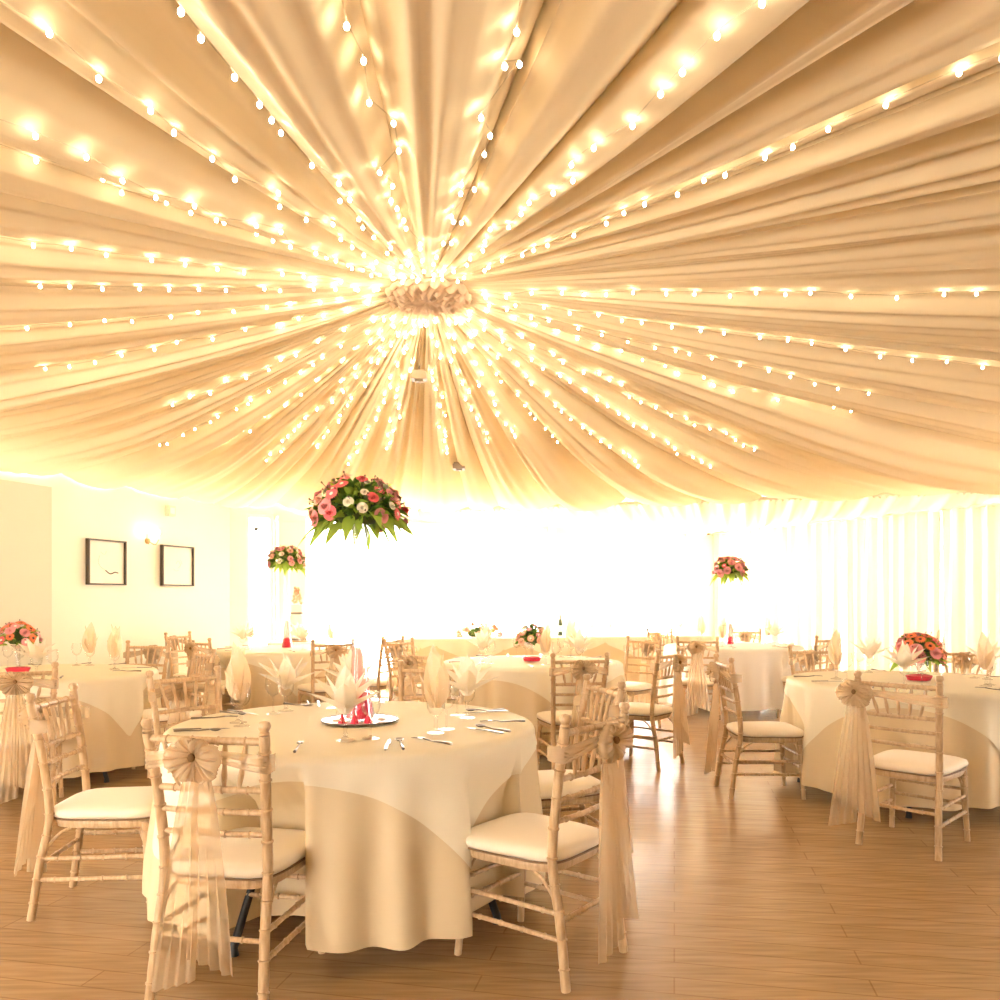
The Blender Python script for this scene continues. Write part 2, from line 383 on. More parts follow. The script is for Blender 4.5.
# ---- curtain on the right wall: four gathered drops
Rcv = Vector((3.85, 14.9, 0)); Rbv = Vector((8.1, 6.2, 0)); ru = (Rbv-Rcv).normalized(); rn = Vector((ru.y, -ru.x, 0))
rn = rn if rn.x < 0 else -rn
def curtain(s0, s1, label, seed):
    r = random.Random(seed); P = [(r.uniform(0, 6), r.uniform(28, 36)), (r.uniform(0, 6), r.uniform(60, 80)), (r.uniform(0, 6), r.uniform(10, 15))]
    n = int((s1-s0)*60)
    def fn(i, j):
        s = s0+(s1-s0)*i/(n-1); z = 2.46-2.42*j/14
        o = .12+.030*sin(P[0][1]*s+P[0][0]+.2*sin(z*2))+.012*sin(P[1][1]*s+P[1][0]+z*.3)+.03*sin(P[2][1]*s+P[2][0])*(1-z/3)
        p = Rcv+ru*s+rn*o; return (p.x, p.y, z)
    t = thing('curtain', label, 'curtain', Rcv+ru*s0, 0, 'ivory curtains along the right wall')
    o = MB().grid(fn, n, 15).xf(Matrix.Translation(-(Rcv+ru*s0))).build('curtain_fabric', M['curtain'], t, ang=80)
    m = MB(); a = ru*.0+rn*.12+Vector((0, 0, 2.465)); b = ru*(s1-s0)+rn*.12+Vector((0, 0, 2.465))
    m.tube([a, b], .02, 8); m.build('heading', M['curtain'], t)
curtain(.1, 1.35, 'ivory curtain drop in the far corner behind the small tall bouquet', 1)
curtain(1.37, 3.0, 'ivory curtain drop behind the far right table, next after the corner one', 2)
curtain(3.02, 4.6, 'ivory curtain drop left of the coral bouquet at the right', 3)
curtain(4.62, 5.75, 'ivory curtain drop at the right edge of the photo', 4)

# ------------------------------------------------------------------ chair
def post_path(s):
    return bez([(s*.195, -.085, 0), (s*.186, -.055, .22), (s*.180, -.02, .42), (s*.186, -.045, .66), (s*.200, -.085, .875)], 7)
def noded(path, r0, r1, every=4, bump=1.18):
    rr = []; pp = []
    n = len(path)
    for i, p in enumerate(path):
        r = r0+(r1-r0)*i/(n-1)
        if i % every == every-1 and i < n-1:
            q = path[i+1]; d = (q-p)
            pp += [p, p+d*.12, p+d*.24, p+d*.3]; rr += [r*.96, r*bump, r*bump, r*.93]
        else: pp.append(p); rr.append(r)
    return pp, rr
def ppt(s, z):
    P = post_path(s)
    for a, b in zip(P, P[1:]):
        if a.z <= z <= b.z: return a.lerp(b, (z-a.z)/(b.z-a.z))
    return P[-1]
def make_chair():
    t = thing('chiavari_chair', 'x', 'chair')
    for s in (-1, 1):
        P, R = noded(post_path(s), .0165, .0175, 3)
        m = MB().tube(P, R, 10); e = P[-1]
        m.lathe([(0, .0), (.014, .0), (.017, .006), (.013, .012), (.019, .022), (.021, .03), (.016, .042), (0, .046)], 10, tuple(e))
        m.build('back_post', M['wood'], t)
        P, R = noded(bez([(s*.195, .385, 0), (s*.185, .37, .22), (s*.18, .36, .385)], 8), .0135, .018, 3)
        MB().tube(P, R, 10).build('leg', M['wood'], t)
    def rail(z, r, arc=.0, name='back_rail'):
        a, b = ppt(-1, z), ppt(1, z); c = (a+b)/2+Vector((0, -arc, 0)); P, R = noded(bez([a, c, b], 9), r, r, 4, 1.25)
        MB().tube(P, R, 8).build(name, M['wood'], t)
    rail(.855, .0125, .012, 'top_rail'); rail(.695, .0115, .012); rail(.622, .010, .012); rail(.548, .010, .012)
    for k in range(5):
        q = (k-2)/2; a = ppt(-1, .855).lerp(ppt(1, .855), .5+q*.36)+Vector((0, -.010, 0)); b = ppt(-1, .695).lerp(ppt(1, .695), .5+q*.27)+Vector((0, -.010, 0))
        P = bez([b, (a+b)/2, a], 5); MB().tube(P, [.006, .007, .009, .010, .0085, .007, .0085, .010, .009, .007, .006], 7).build('spindle', M['wood'], t)
    # seat frame: rounded trapezoid
    def outline(k, n, grow=0):
        a = 2*pi*k/n; e = .42; cx = math.copysign(abs(cos(a))**e, cos(a)); sy = math.copysign(abs(sin(a))**e, sin(a))
        y = .185+sy*(.205+grow); w = .178+.026*(y/.4); return cx*(w+grow), y
    def slab(prof, n=40):
        m = MB(); vs = []
        for g, z in prof:
            for k in range(n): x, y = outline(k, n, g); vs.append((x, y, z))
        fs = [(i*n+k, i*n+(k+1) % n, (i+1)*n+(k+1) % n, (i+1)*n+k) for i in range(len(prof)-1) for k in range(n)]
        fs += [tuple(range(n-1, -1, -1)), tuple((len(prof)-1)*n+k for k in range(n))]; return m.add(vs, fs)
    slab([(-.012, .362), (0, .367), (.004, .382), (.004, .393), (-.002, .399)]).build('seat_frame', M['wood'], t)
    sc = slab([(-.02, .3995), (.008, .403), (.018, .414), (.020, .426), (.015, .440), (-.01, .450), (-.05, .457), (-.11, .461), (-.17, .462)])
    pad = sc.build('seat_pad', M['pad'], t, ang=80)
    pm = MB(); vs = [(*outline(k, 40, .013), .402) for k in range(41)]; pm.tube(vs, .004, 6, False); pm.build('piping', M['piping'], pad)
    # stretchers
    def st(a, b, r=.009): P, R = noded(bez([a, (Vector(a)+Vector(b))/2, b], 7), r, r, 3, 1.3); MB().tube(P, R, 8).build('stretcher', M['wood'], t)
    for s in (-1, 1):
        for z in (.16, .245):
            st(ppt(s, z), Vector((s*(.195-.015*z/.43), .385-.025*z/.385, z)))
    st(Vector((-.187, .374, .20)), Vector((.187, .374, .20))); st(Vector((-.184, .368, .28)), Vector((.184, .368, .28))); st(ppt(-1, .22), ppt(1, .22))
    for s in (-1, 1):   # curved brackets under the seat
        MB().tube(bez([(s*.182, .36, .29), (s*.165, .335, .345), (s*.12, .345, .366)], 5), .006, 6).build('bracket', M['wood'], t)
        MB().tube(bez([(s*.182, -.03, .29), (s*.178, .02, .345), (s*.17, .06, .363)], 5), .006, 6).build('bracket', M['wood'], t)
    # organza sash: wrap bands, bow, two tails
    sash = thing('sash', None, None); sash.parent = t
    K = Vector((.0, -.118, .815))
    rr = random.Random(2)
    def wrap(s):
        def fn(i, j):
            u = i/16; v = j/14-.5
            if u < .8:
                q = u/.8; x = K.x+(s*.205-K.x)*q; y = K.y+(-.092-K.y+.0)*q+.004*sin(j*1.9)-.006*sin(pi*q); z = K.z+v*(.018+.042*q**.8)-.03*q+.005*sin(j*2.3+q*3)
            else:
                q = (u-.8)/.2; x = s*(.205+.012*sin(pi*q)); y = -.092+.075*q; z = K.z-.03+v*.06*(1-.15*q)
            return (x, y, z)
        MB().grid(fn, 17, 15).build('wrap', M['sash'], sash, ang=80)
    wrap(-1); wrap(1)
    bow = MB()
    def loop(a, L, w, out, seed):
        d = Vector((cos(a), 0, sin(a))); tg = Vector((-sin(a), 0, cos(a)))
        def fn(i, j):
            u = i/18; v = j/12-.5; q = sin(pi*u)**.8; ww = .014+w*q
            p = K+d*(L*.88*q*(1-.25*(2*v)**2))+tg*(v*ww*1.8)+Vector((0, -.008-out*(.55+.75*cos(pi*u))*sin(pi*min(1, u*1.0+.02))**.5-.010*abs(sin(j*1.9+seed))*(.35+q), 0))
            p.z -= .012*q; return p
        bow.grid(fn, 19, 13)
    for k, (a, L, w, out) in enumerate([(.18, .112, .034, .055), (pi-.10, .108, .036, .05), (1.05, .085, .022, .05), (pi-1.0, .092, .024, .04), (-.62, .10, .022, .03), (pi+.7, .095, .024, .035), (1.62, .062, .018, .03), (-1.25, .085, .02, .015), (pi+1.3, .08, .02, .012)]):
        loop(a, L, w, out, k)
    bow.build('bow', M['sashd'], sash, ang=80)
    MB().lathe([(0, -.014), (.008, -.010), (.012, 0), (.008, .010), (0, .014)], 10, (K.x, K.y-.018, K.z)).xf(Matrix.Translation((0, -.030, 0))).build('knot', M['knot'], sash)
    def tail(s, L, dx):
        def fn(i, j):
            u = i/24; v = j/16-.5; w = .02+.13*u**.55
            x = K.x+s*.012+dx*u+v*w; y = K.y-.012-.05*u+.012*sin(j*1.55+s+u*2)*min(1, u*4); z = K.z-L*u-.05*v*s*u
            return (x, y, z)
        MB().grid(fn, 25, 17).build('tail', M['sash'], sash, ang=80)
    tail(-1, .70, -.045); tail(1, .63, .055)
    return t
CH = make_chair()
TABS = {}
chairs = {}
first = [True]
def chair(x, y, tx, ty, table, label, rz=None, rot=0):
    """back at (x,y) facing (tx,ty)"""
    if first[0]: o = CH; first[0] = False
    else: o = dup(CH)
    a = atan2(ty-y, tx-x)-pi/2+radians(rot)
    o.location = (x, y, 0); o.rotation_euler = (0, 0, a)
    o['label'] = label; o['category'] = 'chair'; o['group'] = 'limewashed chiavari chairs around the tables'
    TABS.setdefault(table, []).append((x, y, a)); return o
T = dict(front=(-.64, 3.62), left=(-3.42, 6.15), lback=(-2.33, 9.05), mid=(.28, 7.2), rback=(2.74, 9.65), right=(2.76, 5.5))
def c_(x, y, tb, label, rot=0): return chair(x, y, T[tb][0], T[tb][1], tb, label, rot=rot)
def cp(px, d, tb, label, rot=0): return c_((px-500)/F*d, d, tb, label, rot)
c_(-.915, 2.67, 'front', 'large limewashed chair seen from behind at the lower left, big organza bow, nearest the camera', 6)
c_(.27, 2.92, 'front', 'limewashed chair at the front right of the near table, seat pad pushed towards the camera')
c_(.42, 3.95, 'front', 'limewashed chair right of the near table, partly hidden behind the front right chair')
c_(-.43, 4.96, 'front', 'limewashed chair on the far side of the near table, below the tall glass vase')
c_(-1.67, 4.46, 'front', 'limewashed chair at the far left of the near table, behind the wine glasses')
c_(-1.83, 3.52, 'front', 'limewashed chair at the left of the near table in side view, long sash trailing behind')
cp(19, 4.95, 'left', 'limewashed chair cut by the left photo edge, below the red bouquet')
c_(-2.38, 6.36, 'left', 'limewashed chair right of the left table, its round seat pad fully visible', 28)
cp(143, 7.45, 'left', 'limewashed chair between the left table and the picture wall, below the framed prints')
cp(330, 7.95, 'lback', 'limewashed chair seen from behind, just left of the tall glass vase')
cp(386, 8.55, 'lback', 'limewashed chair in side view just right of the tall glass vase')
cp(205, 8.2, 'lback', 'limewashed chair left of the far left table, facing right')
cp(184, 9.5, 'lback', 'limewashed chair deepest in the far left corner')
c_(.55, 5.88, 'mid', 'limewashed chair seen from behind in front of the middle table, dark bow centre')
cp(661, 6.4, 'mid', 'limewashed chair in side view right of the middle table, beside the open floor')
cp(639, 8.35, 'mid', 'limewashed chair behind the right side of the middle table')
c_(-.58, 6.32, 'mid', 'limewashed chair left of the middle table, right behind the near table chair')
c_(-.93, 8.05, 'mid', 'limewashed chair at the far left of the middle table')
cp(698, 8.5, 'rback', 'limewashed chair seen from behind, at the front left of the far right table', 12)
cp(744, 10.75, 'rback', 'limewashed chair behind the far right table, only its top in view')
cp(664, 10.7, 'rback', 'limewashed chair at the far left of the far right table, before the window')
cp(820, 8.75, 'rback', 'limewashed chair right of the far right table, against the curtains')
c_(2.10, 4.27, 'right', 'limewashed chair seen from behind in front of the right table, sash off its left post', -17)
c_(1.59, 5.52, 'right', 'limewashed chair left of the right table in side view, facing right')
cp(818, 6.72, 'right', 'limewashed chair behind the left side of the right table')
cp(960, 6.5, 'right', 'limewashed chair behind the right table, right of the coral bouquet')

# the sash of the chair in front of the right table is tied round its left post
for o in C.objects:
    if o.get('label', '').endswith('sash off its left post'):
        for sa in list(o.children):
            if sa.name.startswith('sash'):
                for q in list(sa.children):
                    if q.name.startswith('wrap'):
                        if q.data.vertices[100].co.x < 0: bpy.data.objects.remove(q)
                        else: q.location.x = -.19; q.scale.x = 1.93
                    else: q.location.x = -.19
# ------------------------------------------------------------------ tables and cloths
def round_table(key, where, corner_az, seed, r=.785, mats=('under', 'over'), black=True):
    x0, y0 = T[key]; rr = random.Random(seed)
    t = thing('round_table', 'round folding table under the cloths, %s' % where, 'table', (x0, y0, 0), 0, 'round banquet tables')
    MB().lathe([(0, .722), (r-.02, .722), (r-.008, .728), (r-.008, .742), (r-.02, .748), (0, .748)], 48).build('tabletop', M['board'], t)
    for k in range(4):
        a = pi/4+k*pi/2+.3; b = .50
        MB().tube([(cos(a)*b*.9, sin(a)*b*.9, .72), (cos(a)*b*.9, sin(a)*b*.9, .6), (cos(a)*(b+.21), sin(a)*(b+.21), .03), (cos(a)*(b+.21), sin(a)*(b+.21), 0)], [.016, .016, .016, .02], 8).build('leg', M['black'], t)
    chs = TABS.get(key, [])
    fl = [(rr.uniform(0, 6.28), n, am) for n, am in ((13, .5), (19, .8), (29, .35), (7, .4))]
    def flute(th): return sum(am*sin(n*th+p) for p, n, am in fl)/1.6
    NA = 360; lim = []
    for q in range(NA):
        th = 2*pi*q/NA; g = 1.0
        for (cx, cy, ca) in chs:
            for _ in range(70):
                X = x0+cos(th)*g-cx; Y = y0+sin(th)*g-cy; lx = X*cos(ca)+Y*sin(ca); ly = -X*sin(ca)+Y*cos(ca)
                if abs(lx) < .215 and -.05 < ly < .425: g -= .01
                else: break
        lim.append(max(g, .45))
    for _ in range(3): lim = [min(lim[q], (lim[q-1]+lim[q-2]+lim[q-3]+lim[q]+lim[(q+1) % NA]+lim[(q+2) % NA]+lim[(q+3) % NA])/7) for q in range(NA)]
    def limit(th, rho, z, off):
        g = lim[int(th/(2*pi)*NA+.5) % NA]+off
        if rho <= g: return rho
        k = 1 if z < .49 else max(0, (.73-z)/.24); k = k*k*(3-2*k)
        return rho+(g-rho)*k
    def pt(th, s, off, base_z=.752):
        """s = length of cloth from the centre"""
        e = .03; rt = r-.0
        if s <= rt-e: return cos(th)*s, sin(th)*s, base_z+off*.4, s
        q = s-(rt-e); arc = e*pi/2
        if q < arc: a = q/e; rho = rt-e+sin(a)*(e+off); z = base_z-e+cos(a)*(e+off*.4)
        else:
            dp = q-arc; z = base_z-e-dp; k = min(1, dp/.55)
            rho = rt+off+.012*k+.058*k**.8*flute(th)*(1 if off < .006 else 1)+.03*k
            rho = limit(th, rho, z, off)
        return cos(th)*rho, sin(th)*rho, z, rho
    n = 300; ss = [0, .2, .4, .6, r-.05, r-.03]+[r-.03+.047*k/4 for k in range(1, 5)]+[r+.017+(.625)*k/14 for k in range(1, 15)]
    def fu(i, j): th = 2*pi*i/n; p = pt(th, ss[j]+(.012*sin(th*5+seed) if j == len(ss)-1 else 0), 0); return p[:3]
    o = MB().grid(fu, n, len(ss), True).build('tablecloth', M[mats[0]], ang=80); o.location = (x0, y0, 0)
    tag(o, 'long cream tablecloth hanging near the floor, %s' % where, 'tablecloth', 'long cream tablecloths')
    if corner_az is None: return
    a = .865; ca = radians(corner_az)-pi/4; nn = 26
    def fo(i, j):
        th = 2*pi*i/n; L = a/max(abs(cos(th-ca)), abs(sin(th-ca))); L = min(L, a*sqrt(2)-.02)
        s = [0, .35, .6, r-.05, r-.03][j] if j < 5 else (r-.03)+(L-(r-.03))*(j-4)/(nn-5)
        return pt(th, s, .009)[:3]
    o = MB().grid(fo, n, nn, True).build('overlay_cloth', M[mats[1]], ang=80); o.location = (x0, y0, 0)
    tag(o, 'square pale overlay cloth with hanging corner, %s' % where, 'tablecloth', 'square overlay cloths')
WH = dict(front='on the large near table', left='on the table at the left edge', lback='on the far left table', mid='on the middle table',
          rback='on the far right table', right='on the table at the right edge')
WT = dict(front='nearest the camera', left='cut by the left edge', lback='in the far left corner', mid='in the middle before the windows',
          rback='far right by the curtains', right='cut by the right edge')
round_table('front', WT['front'], -50, 1)
round_table('left', WT['left'], -20, 2)
round_table('lback', WT['lback'], -70, 3)
round_table('mid', WT['mid'], 200, 4)
round_table('rback', WT['rback'], -110, 5, mats=('white', 'white'))
round_table('right', WT['right'], -75, 6)
TZ = .762
# ---- head table along the window wall
ha, hb_ = at(396, 11.55), at(702, 12.5)
hu = (hb_-ha).normalized(); hang = atan2(hu.y, hu.x); hL = (hb_-ha).length; hc = (ha+hb_)/2
t = thing('head_table', 'long straight head table under a cloth before the windows', 'table', hc, hang)
MB().box((0, 0, .735), (hL-.04, .68, .025)).build('tabletop', M['board'], t, smooth=False)
for sx in (-1, 1):
    for sy in (-1, 1): MB().tube([(sx*(hL/2-.2), sy*.25, .722), (sx*(hL/2-.2), sy*.25, 0)], .016, 8).build('leg', M['black'], t)
def hcloth(drop, off, name, mat, label, zig=0):
    per = []; n = 420; W = hL+.0; D = .70
    def rectpt(q):
        P = 2*(W+D); q = (q % 1)*P
        if q < W: return -W/2+q, -D/2, 0, -1
        q -= W
        if q < D: return W/2, -D/2+q, 1, 0
        q -= D
        if q < W: return W/2-q, D/2, 0, 1
        return -W/2, D/2-(q-W), -1, 0
    def fn(i, j):
        x, y, nx, ny = rectpt(i/n)
        if j < 2: return (x*j/1.02 if j else 0, y*j/1.02 if j else 0, .752+off*.5) if j else (x*.0, 0, .752+off*.5)
        k = (j-2)/10; d = drop
        if zig: d = drop*(.25+.75*abs(((x/1.25) % 1)*2-1)) if ny else drop*.5
        z = .750-d*k; f = off+.012+.018*sin(x*23+2*sin(x*3)+y*17)*k
        return (x+nx*f, y+ny*f, z)
    o = MB().grid(fn, n, 13, True).build(name, M[mat], ang=60); o.location = hc; o.rotation_euler = (0, 0, hang)
    tag(o, label, 'tablecloth')
hcloth(.70, 0, 'tablecloth', 'under', 'long straight tablecloth skirting the head table by the windows')
hcloth(.34, .012, 'overlay_cloth', 'over', 'pointed overlay cloths laid over the head table by the windows', 1)

# ------------------------------------------------------------------ tableware
CAPS[0] = True
def make_wine():
    t = thing('wine_glass', 'x', 'glass')
    MB().lathe([(0, 0), (.034, 0), (.034, .002), (.012, .006), (.004, .012)], 20).build('foot', M['glass'], t)
    MB().lathe([(.004, .01), (.0035, .05), (.0045, .08), (.006, .083)], 10).build('stem', M['glass'], t)
    CAPS[0] = False
    MB().lathe([(.001, .082), (.020, .090), (.033, .108), (.038, .130), (.036, .155), (.031, .182), (.0300, .183)], 22).build('bowl', M['glass'], t)
    CAPS[0] = True
    return t
def make_goblet():
    t = thing('water_goblet', 'x', 'glass')
    MB().lathe([(0, 0), (.036, 0), (.037, .003), (.014, .009), (.006, .016)], 20).build('foot', M['glass'], t)
    MB().lathe([(.006, .015), (.009, .025), (.005, .035), (.009, .05), (.006, .062), (.010, .068)], 10).build('stem', M['glass'], t)
    CAPS[0] = False
    m = MB(); n = 24
    prof = [(.006, .068), (.024, .078), (.034, .098), (.0375, .13), (.0385, .168), (.040, .19), (.0392, .191)]
    vs = [(r*cos(2*pi*j/n)*(1+.03*((j % 2) if .08 < z < .15 else 0)), r*sin(2*pi*j/n)*(1+.03*((j % 2) if .08 < z < .15 else 0)), z) for r, z in prof for j in range(n)]
    m.add(vs, [(i*n+j, i*n+(j+1) % n, (i+1)*n+(j+1) % n, (i+1)*n+j) for i in range(len(prof)-1) for j in range(n)]).build('bowl', M['glass'], t)
    CAPS[0] = True
    return t
def leafsurf(m, a0, tilt, L, W, base=(0, 0, .10), fold=.35, pl=5, curl=0):
    ca, sa = cos(a0), sin(a0)
    def fn(i, j):
        u = i/12; v = j/10-.5; w = W*(sin(pi*min(1, u*.97+.03)**.75)**.85)+.010*(1-u)
        q = tilt*(1+curl*u); rho = sin(q)*L*u+.006; z = cos(q)*L*u
        off = fold*w*abs(2*v)*.5+.004*sin(v*pi*pl*2)*min(1, 3*u)
        x = rho-off*cos(q); zz = z+off*sin(q)*.5; y = v*w
        return (base[0]+x*ca-y*sa, base[1]+x*sa+y*ca, base[2]+zz)
    m.grid(fn, 13, 11)
def napkin(kind):
    m = MB()
    if kind == 'tall':
        for a, tl, L, W in ((0, .08, .255, .115), (2.2, .16, .24, .10), (4.2, .12, .235, .10), (1.1, .42, .15, .06), (5.3, .45, .14, .06)): leafsurf(m, a, tl, L, W)
        return m.build('folded_napkin', M['napkin'], ang=80)
    for k in range(6): leafsurf(m, k*pi/3+.2, .85+.25*(k % 2), .175, .072, fold=.6, base=(0, 0, .115))
    for k in range(4): leafsurf(m, k*pi/2+.5, .45, .175, .065, base=(0, 0, .105))
    leafsurf(m, .3, .05, .19, .08)
    return m.build('star_napkin', M['napkinw'], ang=80)
def make_knife():
    t = thing('dinner_knife', 'x', 'knife')
    MB().add([(x*s, y, z) for y, x, z in ((-.11, .004, 0), (-.10, .007, 0), (-.01, .005, 0), (0, .0035, 0)) for s, z in ((-1, .001), (1, .001), (1, .006), (-1, .006))],
             [(0, 1, 2, 3), (12, 15, 14, 13)]+[(i*4+j, i*4+(j+1) % 4, i*4+4+(j+1) % 4, i*4+4+j) for i in range(3) for j in range(4)]).build('handle', M['steel'], t)
    MB().add([(-.0035, 0, .001), (.0035, 0, .001), (.009, .02, .001), (.010, .08, .001), (.003, .115, .001), (-.004, .09, .001), (-.0035, 0, .003), (.0035, 0, .003), (.009, .02, .002), (.010, .08, .002), (.003, .115, .002), (-.004, .09, .003)],
             [(5, 4, 3, 2, 1, 0), (6, 7, 8, 9, 10, 11)]+[(i, (i+1) % 6, 6+(i+1) % 6, 6+i) for i in range(6)]).build('blade', M['steel'], t, smooth=False)
    return t
def hnd(m): m.tube([(0, -.10, .003), (0, -.06, .004), (0, 0, .003), (0, .045, .008)], [.006, .0045, .003, .0035], 6)
def make_fork():
    t = thing('dinner_fork', 'x', 'fork'); m = MB(); hnd(m); m.build('handle', M['steel'], t)
    m = MB(); m.box((0, .055, .008), (.022, .022, .003))
    for k in range(4): m.tube([(-.009+.006*k, .064, .008), (-.009+.006*k, .10, .006)], [.0018, .0012], 5)
    m.build('tines', M['steel'], t); return t
def make_spoon():
    t = thing('dessert_spoon', 'x', 'spoon'); m = MB(); hnd(m); m.build('handle', M['steel'], t)
    MB().lathe([(0, .000), (.009, .002), (.016, .007), (.018, .011), (.0165, .011), (.008, .005), (0, .0035)], 14, (0, .068, .0), 1, 1.45).build('bowl', M['steel'], t); return t
PROTO = {}
def inst(kind, maker, loc, rz, label, group):
    if kind not in PROTO: o = PROTO[kind] = maker()
    else: o = dup(PROTO[kind])
    o.location = loc; o.rotation_euler = (0, 0, rz); o['label'] = label
    cat = {'wine': 'glass', 'goblet': 'glass', 'tall': 'napkin', 'star': 'napkin', 'knife': 'knife', 'fork': 'fork', 'spoon': 'spoon'}[kind]
    o['category'] = cat; o['group'] = group; return o
DIR = ['right of', 'behind and right of', 'behind', 'behind and left of', 'left of', 'in front and left of', 'in front of', 'in front and right of']
CEN = dict(front='the nearest tall vase', left='the left red bouquet', lback='the far left tall vase', mid='the round peach bouquet', rback='the far right tall vase', right='the right coral bouquet')
def setting(key, az, kind, full=True):
    x0, y0 = T[key]; a = radians(az); w = '%s %s' % (DIR[int(round(az/45)) % 8], CEN[key])
    def P(rho, lat): return (x0+cos(a)*rho-sin(a)*lat, y0+sin(a)*rho+cos(a)*lat, TZ)
    sd = {'front': 1}.get(key, 0); rr = random.Random(int(az*7+x0*100))
    inst('wine', make_wine, P(.47, .085), rr.uniform(0, 6), 'clear wine glass '+w, 'clear wine glasses')
    inst('goblet', make_goblet, P(.50, -.01), rr.uniform(0, 6), 'ribbed water goblet '+w, 'water goblets')
    o = inst(kind, lambda: napkin(kind), P(.50, -.01), rr.uniform(0, 6), ('tall peach organza napkin ' if kind == 'tall' else 'spiky white star napkin ')+w, 'napkins stood in goblets')
    inst('knife', make_knife, P(.62, .15), a+pi/2+rr.uniform(-.1, .1), 'steel knife '+w, 'cutlery on the round tables')
    inst('fork', make_fork, P(.63, -.17), a+pi/2+rr.uniform(-.1, .1), 'steel fork '+w, 'cutlery on the round tables')
    if full: inst('spoon', make_spoon, P(.62, .20), a+pi/2+rr.uniform(-.15, .15), 'steel spoon '+w, 'cutlery on the round tables')
for az, k in ((-83, 'star'), (-39, 'tall'), (12, 'star'), (103, 'star'), (142, 'star'), (188, 'tall')): setting('front', az, k)
for az, k in ((-65, 'star'), (10, 'tall'), (80, 'tall'), (140, 'star'), (-120, 'star')): setting('left', az, k, False)
for az, k in ((-58, 'star'), (-10, 'tall'), (213, 'star'), (161, 'tall'), (95, 'star')): setting('lback', az, k, False)
for az, k in ((-78, 'tall'), (-38, 'star'), (43, 'tall'), (212, 'star'), (145, 'tall'), (95, 'star')): setting('mid', az, k, False)
for az, k in ((-118, 'tall'), (80, 'star'), (124, 'tall'), (-38, 'star'), (20, 'tall')): setting('rback', az, k, False)
for az, k in ((-120, 'star'), (180, 'tall'), (98, 'star'), (45, 'tall'), (0, 'star'), (-60, 'tall')): setting('right', az, k, False)

# ------------------------------------------------------------------ flowers
def gerbera(r, n=18):
    m = MB()
    for lay, (rr, z) in enumerate(((r, 0), (r*.72, r*.12))):
        for k in range(n):
            a = 2*pi*(k+.5*lay)/n; w = pi/n*rr*1.05
            def P(q, s): x = q; y = s; return (x*cos(a)-y*sin(a), x*sin(a)+y*cos(a))
            c = [(r*.2, -w*.4, z), (rr*.65, -w*.95, z+r*.16), (rr, 0, z+r*.02), (rr*.65, w*.95, z+r*.16), (r*.2, w*.4, z)]
            vs = [(*P(q, s), zz) for q, s, zz in c]; vs += [(x, y, zz-.0015) for x, y, zz in vs]
            m.add(vs, [(0, 1, 2, 3, 4), (9, 8, 7, 6, 5)]+[(i, (i+1) % 5+0, (i+1) % 5+5, i+5) for i in range(5)])
    return m
def roseb(r):
    m = MB()
    for lay in range(5):
        n = 3+lay; rr = r*(.25+.19*lay); h = r*(.95-.16*lay)
        for k in range(n):
            a0 = 2*pi*k/n+lay*.7
            def fn(i, j, rr=rr, h=h, a0=a0, n=n, lay=lay):
                u = i/6; v = j/5; a = a0+(u-.5)*2*pi/n*1.5; q = rr*(.55+.5*v**1.4+(.10*lay*v**4)); z = -r*.3+(h+r*.3)*sin(v*pi/2)*(1-.12*(2*u-1)**2)
                return (cos(a)*q, sin(a)*q, z)
            m.grid(fn, 7, 6)
    return m
BL = {}
def bloom(kind, colm, r, parent, p, nrm, rnd):
    key = (kind, colm)
    if key not in BL:
        me = gerbera(1.0) if kind == 'gerbera' else roseb(1.0)
        if kind == 'gerbera':
            BL[key] = (me, MB().lathe([(0, .26), (.14, .25), (.26, .18), (.28, .08)], 12))
        else: BL[key] = (me, None)
        a = me.build(kind, M[colm], None, ang=70).data
        b = None
        if kind == 'gerbera': bo = BL[key][1].build('flower_centre', M['eye' if colm != 'orange' else 'eyed']); b = bo.data; bpy.data.objects.remove(bo)
        ob = [o for o in C.objects if o.data == a][0]; bpy.data.objects.remove(ob)
        BL[key] = (a, b)
    a, b = BL[key]; o = bpy.data.objects.new(kind, a); C.objects.link(o); o.parent = parent; o.location = p
    o.rotation_mode = 'QUATERNION'; q = Vector(nrm).to_track_quat('Z', 'Y'); o.rotation_quaternion = q; o.scale = (r, r, r)
    if b is not None:
        c = bpy.data.objects.new('flower_centre', b); C.objects.link(c); c.parent = o
def leafmesh(m, base, dirv, L, W, rnd, droop=.3):
    d = Vector(dirv).normalized(); s = d.cross(Vector((0, 0, 1)));
    if s.length < .1: s = Vector((1, 0, 0))
    s.normalize(); s = Matrix.Rotation(rnd.uniform(-.9, .9), 3, d) @ s; n = s.cross(d)
    vs = []
    for i in range(7):
        u = i/6; w = W*sin(pi*(u*.94+.03)**.8)*.5; c = Vector(base)+d*L*u+Vector((0, 0, -droop*L*u*u))
        vs += [c-s*w-n*w*.35*-1, c, c+s*w+n*w*.35]
    m.add(vs, [(i*3+j, i*3+j+1, i*3+j+4, i*3+j+3) for i in range(6) for j in range(2)])
